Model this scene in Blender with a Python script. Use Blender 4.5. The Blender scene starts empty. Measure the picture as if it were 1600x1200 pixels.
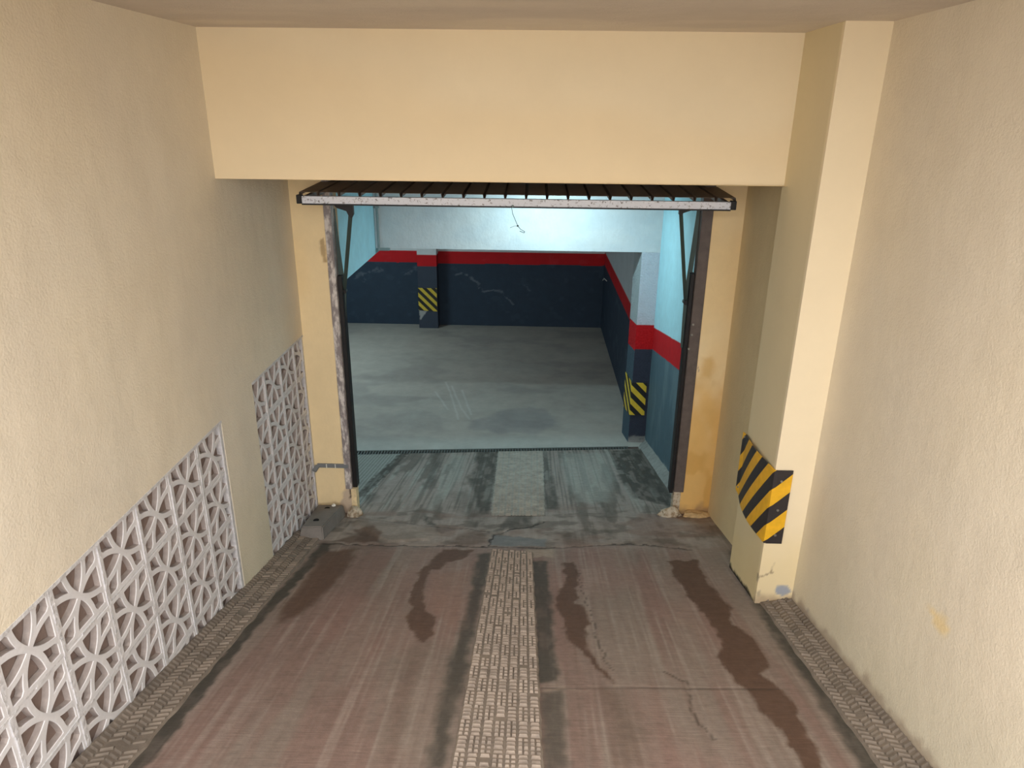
import bpy, bmesh, math, random
import numpy as np
from mathutils import Vector, Matrix

# ------------------------------------------------------------------ camera
CAM_Z = 3.53                                   # camera height above the garage floor (z = 0)
FPX = 1121.48                                  # focal length in pixels of the 1600 px frame
RT = np.array([0.99945137, 0.03140665, 0.01051535])
UP = np.array([-0.0209277, 0.3527713, 0.93547552])
FW = np.array([-0.02567063, 0.93518235, -0.35323503])
scene = bpy.context.scene
COL = scene.collection
cam_data = bpy.data.cameras.new('camera')
cam_data.sensor_width = 36.0
cam_data.lens = FPX / 1600 * 36.0
cam_data.clip_start = 0.02
cam = bpy.data.objects.new('camera', cam_data)
COL.objects.link(cam)
cam.matrix_world = Matrix(((RT[0], UP[0], -FW[0], 0), (RT[1], UP[1], -FW[1], 0),
                           (RT[2], UP[2], -FW[2], CAM_Z), (0, 0, 0, 1)))
scene.camera = cam

# ------------------------------------------------------------------ sky and exposure
world = bpy.data.worlds.new('overcast_sky')
scene.world = world
world.use_nodes = True
wn = world.node_tree.nodes
wn['Background'].inputs[0].default_value = (1.0, 0.975, 0.95, 1)
wn['Background'].inputs[1].default_value = 5.8
scene.view_settings.view_transform = 'Standard'
scene.view_settings.look = 'None'
scene.view_settings.gamma = 1
scene.view_settings.use_curve_mapping = False
scene.view_settings.exposure = 0.0
# daylight enters by the open mouth of the ramp: portal guides the sky sampling, gives no light itself
for nm, loc, rot, sx, sy in (('sky_portal', (-.09, -1.52, 3.2), (90, 0, 0), 3.3, 2.6), ('sky_portal', (-.09, -.25, 3.93), (0, 0, 0), 3.3, 2.55)):
    pd = bpy.data.lights.new(nm, 'AREA'); pd.shape = 'RECTANGLE'; pd.size = sx; pd.size_y = sy
    pd.cycles.is_portal = True
    po = bpy.data.objects.new(nm, pd); COL.objects.link(po)
    po.location = loc; po.rotation_euler = (math.radians(rot[0]), 0, 0)

# ------------------------------------------------------------------ helpers
def ray(u, w): return FW + RT * (u - 800) / FPX - UP * (w - 600) / FPX
C0 = np.array([0, 0, CAM_Z])
def onX(u, w, X): d = ray(u, w); return C0 + d * (X / d[0])
def onY(u, w, Y): d = ray(u, w); return C0 + d * (Y / d[1])
def onZ(u, w, Z): d = ray(u, w); return C0 + d * ((Z - CAM_Z) / d[2])
RZ0, RS, RTX = 1.68, 0.231, 0.026              # the ramp plane
def ramp(x, y): return RZ0 - RS * y + RTX * x
def onF(u, w):
    d = ray(u, w); t = (RZ0 - CAM_Z) / (d[2] + RS * d[1] - RTX * d[0]); return C0 + d * t

def lin(*c):
    c = np.array(c, float) / 255
    return np.where(c <= 0.04045, c / 12.92, ((c + 0.055) / 1.055) ** 2.4)

def _h(ix, iy, iz, s):
    n = (ix * 374761393 + iy * 668265263 + iz * 2147483647 + s * 974634777) & 0xFFFFFFFF
    n = ((n ^ (n >> 13)) * 1274126177) & 0xFFFFFFFF
    n = n ^ (n >> 16)
    return (n & 0xFFFFFF) / float(0xFFFFFF)
def vnoise(p, seed=0):
    i = np.floor(p).astype(np.int64); f = p - i; f = f * f * (3 - 2 * f)
    r = 0
    for a in (0, 1):
        for b in (0, 1):
            for c in (0, 1):
                w = (f[:, 0] if a else 1 - f[:, 0]) * (f[:, 1] if b else 1 - f[:, 1]) * (f[:, 2] if c else 1 - f[:, 2])
                r = r + w * _h(i[:, 0] + a, i[:, 1] + b, i[:, 2] + c, seed)
    return r
def fbm(p, scale, oct=3, seed=0):
    s = np.array(scale, float); r = 0; a = 1; t = 0
    for k in range(oct):
        r = r + a * vnoise(p * s * 2 ** k, seed + k * 17); t += a; a *= 0.5
    return r / t
def sstep(x, a, b):
    t = np.clip((x - a) / (b - a), 0, 1); return t * t * (3 - 2 * t)
def poly_sd(x, y, poly):
    """signed distance to polygon, negative inside"""
    d = np.full(x.shape, 1e9); s = np.ones(x.shape)
    n = len(poly)
    for i in range(n):
        ax, ay = poly[i]; bx, by = poly[i - 1]
        ex, ey = bx - ax, by - ay
        wx, wy = x - ax, y - ay
        t = np.clip((wx * ex + wy * ey) / (ex * ex + ey * ey + 1e-12), 0, 1)
        d = np.minimum(d, (wx - ex * t) ** 2 + (wy - ey * t) ** 2)
        c1 = y >= ay; c2 = y < by; c3 = ex * wy > ey * wx
        s = np.where((c1 & c2 & c3) | (~c1 & ~c2 & ~c3), -s, s)
    return np.sqrt(d) * s
def line_d(x, y, pts):
    d = np.full(x.shape, 1e9)
    for (ax, ay), (bx, by) in zip(pts[:-1], pts[1:]):
        ex, ey = bx - ax, by - ay; wx, wy = x - ax, y - ay
        t = np.clip((wx * ex + wy * ey) / (ex * ex + ey * ey + 1e-12), 0, 1)
        d = np.minimum(d, (wx - ex * t) ** 2 + (wy - ey * t) ** 2)
    return np.sqrt(d)
def mix(a, b, m):
    m = np.asarray(m)[:, None]; return a * (1 - m) + np.asarray(b) * m

# ------------------------------------------------------------------ materials
def new_mat(name):
    m = bpy.data.materials.new(name); m.use_nodes = True
    nt = m.node_tree; return m, nt, nt.nodes['Principled BSDF']
def N(nt, typ, **kw):
    n = nt.nodes.new(typ)
    for k, v in kw.items():
        if k in n.inputs: n.inputs[k].default_value = v
        else: setattr(n, k, v)
    return n
def noise(nt, co, scale, detail=3, rough=0.55):
    n = N(nt, 'ShaderNodeTexNoise'); n.inputs['Scale'].default_value = scale
    n.inputs['Detail'].default_value = detail; n.inputs['Roughness'].default_value = rough
    nt.links.new(co, n.inputs['Vector']); return n.outputs['Fac']
def scaled(nt, co, s):
    n = N(nt, 'ShaderNodeMapping'); n.inputs['Scale'].default_value = s
    nt.links.new(co, n.inputs['Vector']); return n.outputs['Vector']
def math_(nt, op, a, b=None):
    n = N(nt, 'ShaderNodeMath', operation=op)
    for i, v in enumerate((a, b)):
        if v is None: continue
        if isinstance(v, (int, float)): n.inputs[i].default_value = v
        else: nt.links.new(v, n.inputs[i])
    return n.outputs[0]
def maprange(nt, v, a, b, c, d):
    n = N(nt, 'ShaderNodeMapRange'); nt.links.new(v, n.inputs[0])
    for i, x in enumerate((a, b, c, d)): n.inputs[i + 1].default_value = x
    return n.outputs[0]
def mul_col(nt, col, fac):
    n = N(nt, 'ShaderNodeVectorMath', operation='SCALE')
    nt.links.new(col, n.inputs[0]); nt.links.new(fac, n.inputs['Scale']); return n.outputs[0]
def bump(nt, h, strength, dist, normal=None):
    n = N(nt, 'ShaderNodeBump'); n.inputs['Strength'].default_value = strength
    n.inputs['Distance'].default_value = dist; nt.links.new(h, n.inputs['Height'])
    if normal: nt.links.new(normal, n.inputs['Normal'])
    return n.outputs[0]

def painted_mat(name, rough=0.85, fine=(70, 0.35, 0.004), broad=(5, 0.5, 0.02), var=(0.93, 1.07, 9), broom=None, spec=0.3):
    """colour from the painted 'Col' attribute, grain and relief from noise"""
    m, nt, b = new_mat(name)
    tc = N(nt, 'ShaderNodeTexCoord').outputs['Object']
    at = N(nt, 'ShaderNodeAttribute', attribute_name='Col')
    v = maprange(nt, noise(nt, tc, var[2], 5, 0.65), 0.25, 0.75, var[0], var[1])
    col = mul_col(nt, at.outputs['Color'], v)
    nrm = None
    if broad: nrm = bump(nt, noise(nt, scaled(nt, tc, (1, 1, 0.6)), broad[0], 3), broad[1], broad[2])
    if fine: nrm = bump(nt, noise(nt, tc, fine[0], 4, 0.6), fine[1], fine[2], nrm)
    if broom:
        st = noise(nt, scaled(nt, tc, broom), 1.0, 2)
        nrm = bump(nt, st, 0.35, 0.003, nrm)
        col = mul_col(nt, col, maprange(nt, st, 0.3, 0.7, 0.90, 1.10))
    nt.links.new(col, b.inputs['Base Color'])
    if nrm: nt.links.new(nrm, b.inputs['Normal'])
    b.inputs['Roughness'].default_value = rough
    b.inputs['Specular IOR Level'].default_value = spec
    return m
def plain_mat(name, col, rough=0.6, metal=0.0, var=None, bmp=None, spec=0.4):
    m, nt, b = new_mat(name)
    tc = N(nt, 'ShaderNodeTexCoord').outputs['Object']
    c = tuple(col) + (1,)
    b.inputs['Base Color'].default_value = c
    b.inputs['Roughness'].default_value = rough; b.inputs['Metallic'].default_value = metal
    b.inputs['Specular IOR Level'].default_value = spec
    if var:
        r = N(nt, 'ShaderNodeRGB'); r.outputs[0].default_value = c
        v = maprange(nt, noise(nt, tc, var[0], 4, 0.65), 0.3, 0.7, var[1], var[2])
        nt.links.new(mul_col(nt, r.outputs[0], v), b.inputs['Base Color'])
    if bmp: nt.links.new(bump(nt, noise(nt, tc, bmp[0], 4), bmp[1], bmp[2]), b.inputs['Normal'])
    return m
def two_tone(name, c1, c2, scale, lo, hi, rough=0.6, stretch=(1, 1, 1), bmp=0.3):
    m, nt, b = new_mat(name)
    tc = scaled(nt, N(nt, 'ShaderNodeTexCoord').outputs['Object'], stretch)
    n = noise(nt, tc, scale, 6, 0.7)
    f = maprange(nt, n, lo, hi, 0, 1)
    mx = N(nt, 'ShaderNodeMix', data_type='RGBA')
    nt.links.new(f, mx.inputs[0]); mx.inputs[6].default_value = tuple(c1) + (1,); mx.inputs[7].default_value = tuple(c2) + (1,)
    nt.links.new(mx.outputs[2], b.inputs['Base Color']); b.inputs['Roughness'].default_value = rough
    nt.links.new(bump(nt, f, bmp, 0.002), b.inputs['Normal'])
    return m
def hazard_mat(name, yellow, black, pitch, sign, phase, wear=0.0):
    """yellow and black diagonal print, from the plate's own unrolled UV in metres"""
    m, nt, b = new_mat(name)
    uv = N(nt, 'ShaderNodeUVMap').outputs[0]
    sp = N(nt, 'ShaderNodeSeparateXYZ'); nt.links.new(uv, sp.inputs[0])
    s = math_(nt, 'ADD', math_(nt, 'MULTIPLY', sp.outputs[0], sign), sp.outputs[1])
    fr = math_(nt, 'FRACT', math_(nt, 'ADD', math_(nt, 'DIVIDE', s, pitch), phase))
    k = math_(nt, 'GREATER_THAN', fr, 0.5)
    mx = N(nt, 'ShaderNodeMix', data_type='RGBA')
    nt.links.new(k, mx.inputs[0]); mx.inputs[6].default_value = tuple(yellow) + (1,); mx.inputs[7].default_value = tuple(black) + (1,)
    tc = N(nt, 'ShaderNodeTexCoord').outputs['Object']
    v = maprange(nt, noise(nt, tc, 25, 4), 0.3, 0.7, 0.88, 1.06)
    nt.links.new(mul_col(nt, mx.outputs[2], v), b.inputs['Base Color'])
    b.inputs['Roughness'].default_value = 0.45
    return m

CREAM = lin(240, 226, 196); WALLC = lin(230, 221, 203); OCHRE = lin(244, 222, 178)
M = {}
M['plaster'] = painted_mat('rough_cream_plaster', 0.88, (95, 0.5, 0.006), (3.5, 0.4, 0.03), (0.96, 1.04, 5))
M['smooth'] = painted_mat('smooth_cream_paint', 0.75, (60, 0.12, 0.003), (3, 0.25, 0.02), (0.975, 1.025, 4))
M['jamb'] = painted_mat('ochre_jamb_paint', 0.75, (60, 0.25, 0.004), (6, 0.4, 0.02), (0.95, 1.05, 6))
M['ramp'] = painted_mat('worn_ramp_concrete', 0.72, (140, 0.3, 0.002), (7, 0.25, 0.01), (0.86, 1.14, 28), broom=(9, 170, 9))
M['inner_floor'] = painted_mat('garage_floor_concrete', 0.55, (60, 0.2, 0.003), None, (0.88, 1.12, 5))
M['inner'] = painted_mat('garage_wall_paint', 0.7, (45, 0.35, 0.006), (6, 0.4, 0.02), (0.92, 1.08, 7))
M['beam_inner'] = painted_mat('white_beam_paint', 0.85, (40, 0.35, 0.008), (9, 0.5, 0.02), (0.95, 1.04, 10))
M['rough_inner'] = painted_mat('rough_white_render', 0.85, (55, 0.9, 0.02), (20, 0.6, 0.02), (0.94, 1.05, 12))
M['block'] = plain_mat('white_painted_block', lin(222, 221, 224), 0.8, 0, (14, 0.9, 1.06), (60, 0.35, 0.004))
M['block_in'] = plain_mat('shaded_block_inside', lin(172, 162, 158), 0.9, 0, (20, 0.8, 1.15), (60, 0.35, 0.004))  # hole walls coloured darker than the faces, shade inside the blocks painted in
M['mortar'] = plain_mat('white_mortar', lin(214, 213, 216), 0.9, 0, (30, 0.85, 1.08), (40, 0.8, 0.012))
M['tread'] = plain_mat('embossed_concrete', lin(160, 147, 136), 0.85, 0, (14, 0.7, 1.18), (90, 0.5, 0.003))
M['tread_dirt'] = plain_mat('dirty_tread_recess', lin(142, 130, 119), 0.9, 0, (12, 0.75, 1.15))
M['tread_in'] = plain_mat('embossed_concrete_inside', lin(164, 158, 148), 0.85, 0, (12, 0.7, 1.15), (90, 0.5, 0.003))
M['curb'] = plain_mat('tread_pattern_kerb', lin(132, 121, 110), 0.85, 0, (8, 0.7, 1.15), (80, 0.5, 0.004))
M['steel'] = plain_mat('dark_brown_door_steel', lin(128, 114, 104), 0.6, 0.0, (12, 0.85, 1.15), None, 0.25)
M['dark'] = plain_mat('black_steel', lin(38, 38, 40), 0.5, 0.2)
M['rail'] = two_tone('flaking_silver_paint', lin(230, 234, 244), lin(104, 98, 98), 60, 0.56, 0.66, 0.45)
M['post_l'] = two_tone('flaking_grey_post_paint', lin(142, 134, 135), lin(218, 212, 208), 22, 0.46, 0.58, 0.6, (1, 1, 0.35))
M['post_r'] = plain_mat('worn_brown_post_paint', lin(98, 89, 86), 0.5, 0.0, (18, 0.8, 1.2))
M['arm'] = plain_mat('galvanised_dark_arm', lin(72, 88, 86), 0.45, 0.4)
M['conduit'] = plain_mat('pale_grey_conduit', lin(146, 158, 158), 0.5)
M['rubber'] = plain_mat('grey_rubber_wedge', lin(126, 121, 117), 0.85, 0, (10, 0.85, 1.12), (50, 0.4, 0.004))
M['grate'] = plain_mat('drain_steel', lin(96, 104, 102), 0.6, 0.3, (20, 0.8, 1.2))
M['black'] = plain_mat('dark_void', lin(20, 20, 20), 0.9)
M['lump'] = two_tone('crumbling_mortar', lin(196, 186, 168), lin(150, 130, 105), 26, 0.45, 0.6, 0.95, bmp=0.8)
M['tape'] = plain_mat('grey_cable_cover', lin(124, 128, 132), 0.5)
M['white'] = plain_mat('white_speck', lin(232, 232, 226), 0.6)
M['screw'] = plain_mat('zinc_screw', lin(160, 162, 160), 0.4, 0.8)
M['cord'] = plain_mat('dark_cord', lin(60, 66, 62), 0.8)
M['hz_out'] = hazard_mat('hazard_print_large', lin(236, 182, 40), lin(50, 46, 48), 0.215, -1, 0.0)
M['hz_in'] = hazard_mat('hazard_print_small', lin(226, 196, 60), lin(34, 34, 36), 0.150, 1, 0.0)
M['hz_back'] = hazard_mat('hazard_print_far', lin(214, 188, 64), lin(34, 34, 36), 0.150, 1, 0.25)
M['street'] = plain_mat('pale_pavement', lin(170, 165, 158), 0.9, 0, (2, 0.9, 1.1))

# ------------------------------------------------------------------ object builders
def tag(o, label=None, cat=None, group=None, kind=None):
    if label: o['label'] = label
    if cat: o['category'] = cat
    if group: o['group'] = group
    if kind: o['kind'] = kind
    return o
def link(name, me, mat, parent=None, loc=None):
    o = bpy.data.objects.new(name, me); COL.objects.link(o)
    if mat is not None and not me.materials: me.materials.append(mat)
    if loc is not None: o.location = loc
    if parent is not None:
        o.parent = parent
    return o
def empty(name, loc):
    o = bpy.data.objects.new(name, None); COL.objects.link(o); o.location = loc
    o.empty_display_size = 0.1
    return o

class Painted:
    """collects rectangular grids with a painted colour attribute"""
    def __init__(s): s.v = []; s.f = []; s.c = []; s.n = 0
    def grid(s, p, u, v, nu, nv, colfn, zfn=None, warp=None):
        p, u, v = map(lambda a: np.array(a, float), (p, u, v))
        a, b = np.meshgrid(np.linspace(0, 1, nu + 1), np.linspace(0, 1, nv + 1))
        P = p + a.reshape(-1, 1) * u + b.reshape(-1, 1) * v
        if warp is not None: P = warp(P)
        c = colfn(P) if callable(colfn) else np.tile(np.asarray(colfn, float), (len(P), 1))
        if zfn is not None: P = P.copy(); P[:, 2] = zfn(P)
        i = np.arange(nu * nv); r = i // nu; q = i % nu; k = r * (nu + 1) + q + s.n
        s.f.append(np.stack([k, k + 1, k + nu + 2, k + nu + 1], 1))
        s.v.append(P); s.c.append(c); s.n += len(P)
        return s
    def box(s, a, b, col, faces='xXyYzZ'):
        a = np.array(a, float); b = np.array(b, float); d = b - a
        X = np.array([d[0], 0, 0]); Y = np.array([0, d[1], 0]); Z = np.array([0, 0, d[2]])
        if 'x' in faces: s.grid(a, Z, Y, 1, 1, col)
        if 'X' in faces: s.grid(a + X, Y, Z, 1, 1, col)
        if 'y' in faces: s.grid(a, X, Z, 1, 1, col)
        if 'Y' in faces: s.grid(a + Y, Z, X, 1, 1, col)
        if 'z' in faces: s.grid(a, Y, X, 1, 1, col)
        if 'Z' in faces: s.grid(a + Z, X, Y, 1, 1, col)
        return s
    def build(s, name, mat, parent=None):
        V = np.concatenate(s.v); Fc = np.concatenate(s.f); Cc = np.concatenate(s.c)
        me = bpy.data.meshes.new(name)
        me.vertices.add(len(V)); me.vertices.foreach_set('co', V.astype(np.float32).ravel())
        me.loops.add(len(Fc) * 4); me.loops.foreach_set('vertex_index', Fc.astype(np.int32).ravel())
        me.polygons.add(len(Fc)); me.polygons.foreach_set('loop_start', np.arange(0, len(Fc) * 4, 4, dtype=np.int32))
        me.update(calc_edges=True); me.validate()
        at = me.color_attributes.new('Col', 'FLOAT_COLOR', 'POINT')
        rgba = np.ones((len(V), 4), np.float32); rgba[:, :3] = np.clip(Cc, 0, 1)
        at.data.foreach_set('color', rgba.ravel())
        return link(name, me, mat, parent)

class MB:
    """plain mesh collector"""
    def __init__(s): s.bm = bmesh.new()
    def box(s, a, b, bev=0.0):
        a = Vector(a); b = Vector(b)
        r = bmesh.ops.create_cube(s.bm, size=1, matrix=Matrix.Translation((a + b) / 2) @ Matrix.Diagonal(((b - a).x, (b - a).y, (b - a).z, 1)))
        if bev:
            vs = set(r['verts']); es = [e for e in s.bm.edges if e.verts[0] in vs]
            bmesh.ops.bevel(s.bm, geom=es, offset=bev, segments=1, affect='EDGES')
        return s
    def rod(s, a, b, r, n=8):
        a = Vector(a); b = Vector(b); d = b - a
        q = d.to_track_quat('Z', 'Y').to_matrix().to_4x4()
        bmesh.ops.create_cone(s.bm, cap_ends=True, segments=n, radius1=r, radius2=r, depth=d.length, matrix=Matrix.Translation((a + b) / 2) @ q)
        return s
    def bar(s, a, b, w, t, ref=(0, 1, 0)):
        """flat bar from a to b, width w along ref x dir, thickness t"""
        a = Vector(a); b = Vector(b); d = (b - a).normalized(); x = d.cross(Vector(ref)).normalized(); y = d.cross(x)
        vs = [s.bm.verts.new(p + x * (i * w / 2) + y * (j * t / 2)) for p in (a, b) for i, j in ((-1, -1), (1, -1), (1, 1), (-1, 1))]
        for k in range(4): s.bm.faces.new((vs[k], vs[(k + 1) % 4], vs[4 + (k + 1) % 4], vs[4 + k]))
        s.bm.faces.new(vs[3::-1]); s.bm.faces.new(vs[4:])
        return s
    def tube(s, pts, r, n=6):
        for a, b in zip(pts[:-1], pts[1:]): s.rod(a, b, r, n)
        return s
    def prism(s, pts, off):
        """extrude a planar outline by the vector off"""
        v1 = [s.bm.verts.new(p) for p in pts]; v2 = [s.bm.verts.new(Vector(p) + Vector(off)) for p in pts]
        s.bm.faces.new(v1); s.bm.faces.new(v2[::-1])
        n = len(pts)
        for i in range(n): s.bm.faces.new((v1[i], v2[i], v2[(i + 1) % n], v1[(i + 1) % n]))
        return s
    def mesh(s, name):
        bmesh.ops.recalc_face_normals(s.bm, faces=s.bm.faces)
        me = bpy.data.meshes.new(name); s.bm.to_mesh(me); s.bm.free(); return me
    def build(s, name, mat, parent=None, origin=None):
        if origin is None: origin = parent.location if parent is not None else Vector((0, 0, 0))
        bmesh.ops.translate(s.bm, verts=s.bm.verts, vec=-Vector(origin))
        me = s.mesh(name)
        return link(name, me, mat, parent, None if parent is not None else origin)

# ------------------------------------------------------------------ the measured place (metres; camera at x = y = 0)
XL, XR, XP = -1.692, 1.512, 1.309              # left wall, right wall, pillar side
ZC = 3.912                                     # ceiling of the ramp
YB0, YB1 = 3.893, 3.935                        # front of the big beam, left and right end
ZB = 3.188                                     # its underside
ZS = 3.42                                      # soffit between that beam and the door
YPF = 3.445                                    # pillar front
YD = 5.043                                     # wall with the door opening
XJL, XJR, XDR = -1.46, 1.228, 1.437            # jamb edges, recess wall
YMOUTH = -1.5
YCE = 0.85                                     # the ceiling stops here, the head of the ramp is open
YGR = 7.28                                     # drain at the foot of the ramp
YC = 7.529                                     # cross beam and inner pillar front
XLI, XRI = -1.654, 1.324                       # inner side walls
YW = 12.25                                     # back wall

# ---- ramp floor -------------------------------------------------
def px_poly(pts, s, ox, oy): return [tuple(onF(ox + x / s, oy + y / s)[:2]) for x, y in pts]
A7 = lambda p: px_poly(p, 3.0, 533, 800)
A8 = lambda p: px_poly(p, 1333 / 600, 1000, 660)
A9 = lambda p: px_poly(p, 1600 / 560, 520, 680)
A0 = lambda p: px_poly(p, 1, 0, 0)
STAIN = [
 (A7([(480,175),(620,180),(580,215),(500,235),(470,270),(430,265),(400,310),(385,400),(400,470),(440,490),(430,580),(390,610),(360,600),(330,540),(305,490),(325,460),(320,390),(345,330),(360,290),(400,255)]), .88, .010),
 (A7([(1040,235),(1085,235),(1110,290),(1105,420),(1140,460),(1160,520),(1140,580),(1150,640),(1200,700),(1240,760),(1270,800),(1230,780),(1160,690),(1080,620),(1040,560),(1050,510),(1010,450),(1000,400),(1050,320),(1040,270)]), .95, .010),
 (A8([(100,480),(205,478),(215,520),(250,570),(310,640),(320,690),(400,760),(440,830),(450,855),(420,875),(465,910),(520,960),(560,1030),(600,1110),(640,1190),(660,1260),(600,1240),(500,1090),(410,1000),(375,930),(310,880),(275,810),(280,750),(240,680),(180,620),(150,570),(120,540)]), .97, .010),
 (A0([(505,862),(556,857),(548,885),(524,912),(500,935),(470,960),(436,975),(440,950),(470,915),(490,885)]), .85, .035),
 (A9([(90,420),(180,410),(220,440),(200,478),(60,480),(20,470),(110,445)]), .7, .02),
 (A9([(590,430),(680,420),(690,480),(560,500),(520,470)]), .6, .04),
 (A9([(990,440),(1050,430),(1130,470),(1110,500),(1010,480)]), .35, .05),
 (A9([(1330,480),(1480,500),(1560,500),(1500,440),(1420,430)]), .35, .05),
 (A7([(300,640),(420,600),(330,900),(270,1190),(200,1190),(240,900)]), .34, .08),
 (A7([(1220,830),(1330,840),(1400,1000),(1430,1190),(1290,1190),(1270,1000)]), .5, .06),
]
DARK = [
 (A7([(640,195),(705,190),(690,300),(640,470),(600,640),(585,800),(545,870),(480,1200),(400,1200),(470,860),(520,650),(560,560),(610,380)]), .85, .025),
 (A7([(888,228),(962,232),(985,400),(1000,600),(1018,790),(918,806),(905,560),(895,400)]), .9, .02),
 (A7([(930,850),(1035,845),(1050,1000),(1065,1210),(945,1210),(940,1000)]), .7, .025),
 (A0([(190,1205),(226,1205),(385,1000),(520,850),(505,848),(365,1000)]), .95, .012),
 (A0([(1140,860),(1180,950),(1255,1060),(1345,1205),(1390,1205),(1295,1075),(1200,955),(1160,870)]), .95, .025),
 (A9([(300,85),(345,75),(240,180),(135,275),(100,275),(190,180)]), .95, .015),
 (A9([(440,80),(505,80),(480,150),(430,240),(415,240),(450,150)]), .6, .04),
 (A9([(645,70),(740,70),(725,180),(700,350),(655,360),(640,280),(610,200),(630,150)]), .85, .03),
 (A9([(938,70),(955,70),(990,220),(1010,330),(945,335)]), .75, .03),
 (A9([(1245,70),(1370,58),(1440,150),(1505,270),(1505,320),(1430,300),(1340,280),(1280,200)]), .9, .03),
 (A9([(1180,330),(1220,330),(1260,460),(1230,470),(1190,380)]), .5, .04),
 (A9([(400,360),(440,370),(470,410),(420,400)]), .8, .02),
 (A9([(790,350),(860,360),(900,400),(930,380),(900,420),(780,420),(720,430),(760,390)]), .7, .02),
 (A9([(520,260),(600,240),(690,330),(690,430),(610,410),(570,330)]), .4, .06),
 (A9([(140,270),(190,255),(210,275),(160,310)]), .6, .03),
]
CRACK = [
 (A7([(1110,270),(1130,350),(1160,450),(1200,600),(1240,690),(1270,740)]), .003, .55),
 (A0([(495,849),(590,852),(700,853),(762,855)]), .006, .9),
 (A9([(700,497),(950,505),(1180,492),(1330,487),(1450,495),(1600,510)]), .006, .8),
 (A9([(100,370),(260,385),(460,410),(600,420),(700,432)]), .005, .7),
 (A9([(945,385),(890,410),(800,420),(720,445),(690,495)]), .006, .9),
 (A8([(80,860),(160,900),(185,1000),(250,1100)]), .004, .5),
]
JOINT = [(A0([(846,1074),(1010,1075),(1216,1076)]), .0025, .5)]
PALE = [
 (A9([(120,372),(250,388),(460,412),(480,440),(430,470),(240,480),(150,430),(90,400)]), lin(150,138,128), .55, .03),
 (A9([(712,445),(950,462),(950,498),(690,492)]), lin(120,124,126), .8, .012),
 (A9([(740,70),(938,70),(945,340),(705,345)]), lin(160,158,150), .55, .02),
 (A9([(530,90),(600,90),(560,200),(480,300),(440,340),(420,330),(500,200)]), lin(158,158,150), .5, .04),
 (A9([(1010,80),(1220,80),(1260,190),(1230,300),(1100,300),(1040,200)]), lin(162,162,154), .5, .06),
 (A7([(870,175),(1000,170),(990,208),(880,215)]), lin(170,154,138), .7, .01),
 (A7([(430,290),(600,270),(560,560),(450,480),(400,420)]), lin(150,118,104), .4, .04),
 (A7([(960,830),(1180,828),(960,850)]), lin(168,152,138), .6, .015),
]
def ramp_col(P):
    x, y = P[:, 0].copy(), P[:, 1].copy()
    w = np.stack([x, y, 0 * x], 1)
    x += (fbm(w, (18, 16, 1), 4, 3) - .5) * .05; y += (fbm(w, (18, 12, 1), 4, 9) - .5) * .06
    red = lin(133, 112, 104); grey = lin(139, 127, 118); inner = lin(156, 146, 138)
    c = np.tile(red, (len(x), 1))
    # wheel-worn greyer streaks along the ramp
    st = fbm(w, (7, 0.6, 1), 4, 21)
    c = mix(c, grey, sstep(st, .38, .60) * .85)
    st2 = fbm(w, (40, 1.2, 1), 3, 31)
    c = mix(c, lin(112, 92, 84), sstep(st2, .5, .8) * .3)
    c = mix(c, lin(146, 116, 108), sstep(fbm(w, (2, 1.2, 1), 3, 41), .45, .7) * .45)
    c = mix(c, inner, sstep(y, 4.15, 4.5) * .85)
    s3 = fbm(w, (26, 1.6, 1), 4, 55); inn = sstep(y, 4.9, 5.3)
    c = mix(c, lin(160, 160, 152), sstep(s3, .5, .68) * inn * .6)
    c = mix(c, lin(86, 80, 72), sstep(fbm(w, (9, 2, 1), 4, 57), .54, .68) * sstep(y, 4.2, 4.6) * .6)
    gr = fbm(w, (75, 1.0, 1), 2, 58)
    c = mix(c, lin(96, 92, 86), sstep(gr, .5, .72) * inn * .65)
    c = mix(c, lin(182, 172, 162), sstep(fbm(w, (60, 1.3, 1), 4, 59), .50, .80) * (1 - inn) * .28)
    thr = sstep(y, 4.15, 4.4) * (1 - sstep(y, 5.0, 5.4))
    c = mix(c, lin(88, 80, 72), sstep(fbm(w, (7, 11, 1), 4, 60), .48, .66) * thr * .55)
    c = mix(c, lin(128, 104, 94), sstep(fbm(w, (3, 5, 1), 3, 62), .52, .66) * thr * .5)
    # left of the inner gutter the floor is finely ribbed
    rib = (x < -1.40) & (y > 5.2)
    rr = .5 + .5 * np.sin((P[:, 0] + .0 * P[:, 1]) * 2 * np.pi / .034)
    c = np.where(rib[:, None], mix(np.tile(lin(120, 122, 116), (len(x), 1)), lin(160, 164, 158), rr), c)
    for p, col, m, soft in PALE: c = mix(c, col, m * (1 - sstep(poly_sd(x, y, p), -soft, soft)))
    brk = .62 + .55 * sstep(fbm(w, (22, 7, 1), 4, 63), .35, .65) * 1.0
    brk = np.where(y > 4.4, np.clip(brk - .02, 0, 1), np.clip(brk + .2, 0, 1))
    for p, m, soft in DARK: c = mix(c, lin(72, 69, 63), brk * m * (1 - sstep(poly_sd(x, y, p), -soft, soft)))
    for p, m, soft in STAIN: c = mix(c, lin(94, 72, 60), m * (.86 + .14 * brk) * (1 - sstep(poly_sd(x, y, p), -soft, soft)))
    for p, wd, m in CRACK: c = mix(c, lin(48, 42, 38), m * (1 - sstep(line_d(x, y, p), wd * .5, wd * 2)))
    for p, wd, m in JOINT: c = mix(c, lin(60, 54, 50), m * (1 - sstep(line_d(P[:, 0], P[:, 1], p), wd, wd * 3)))
    return c
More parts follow.
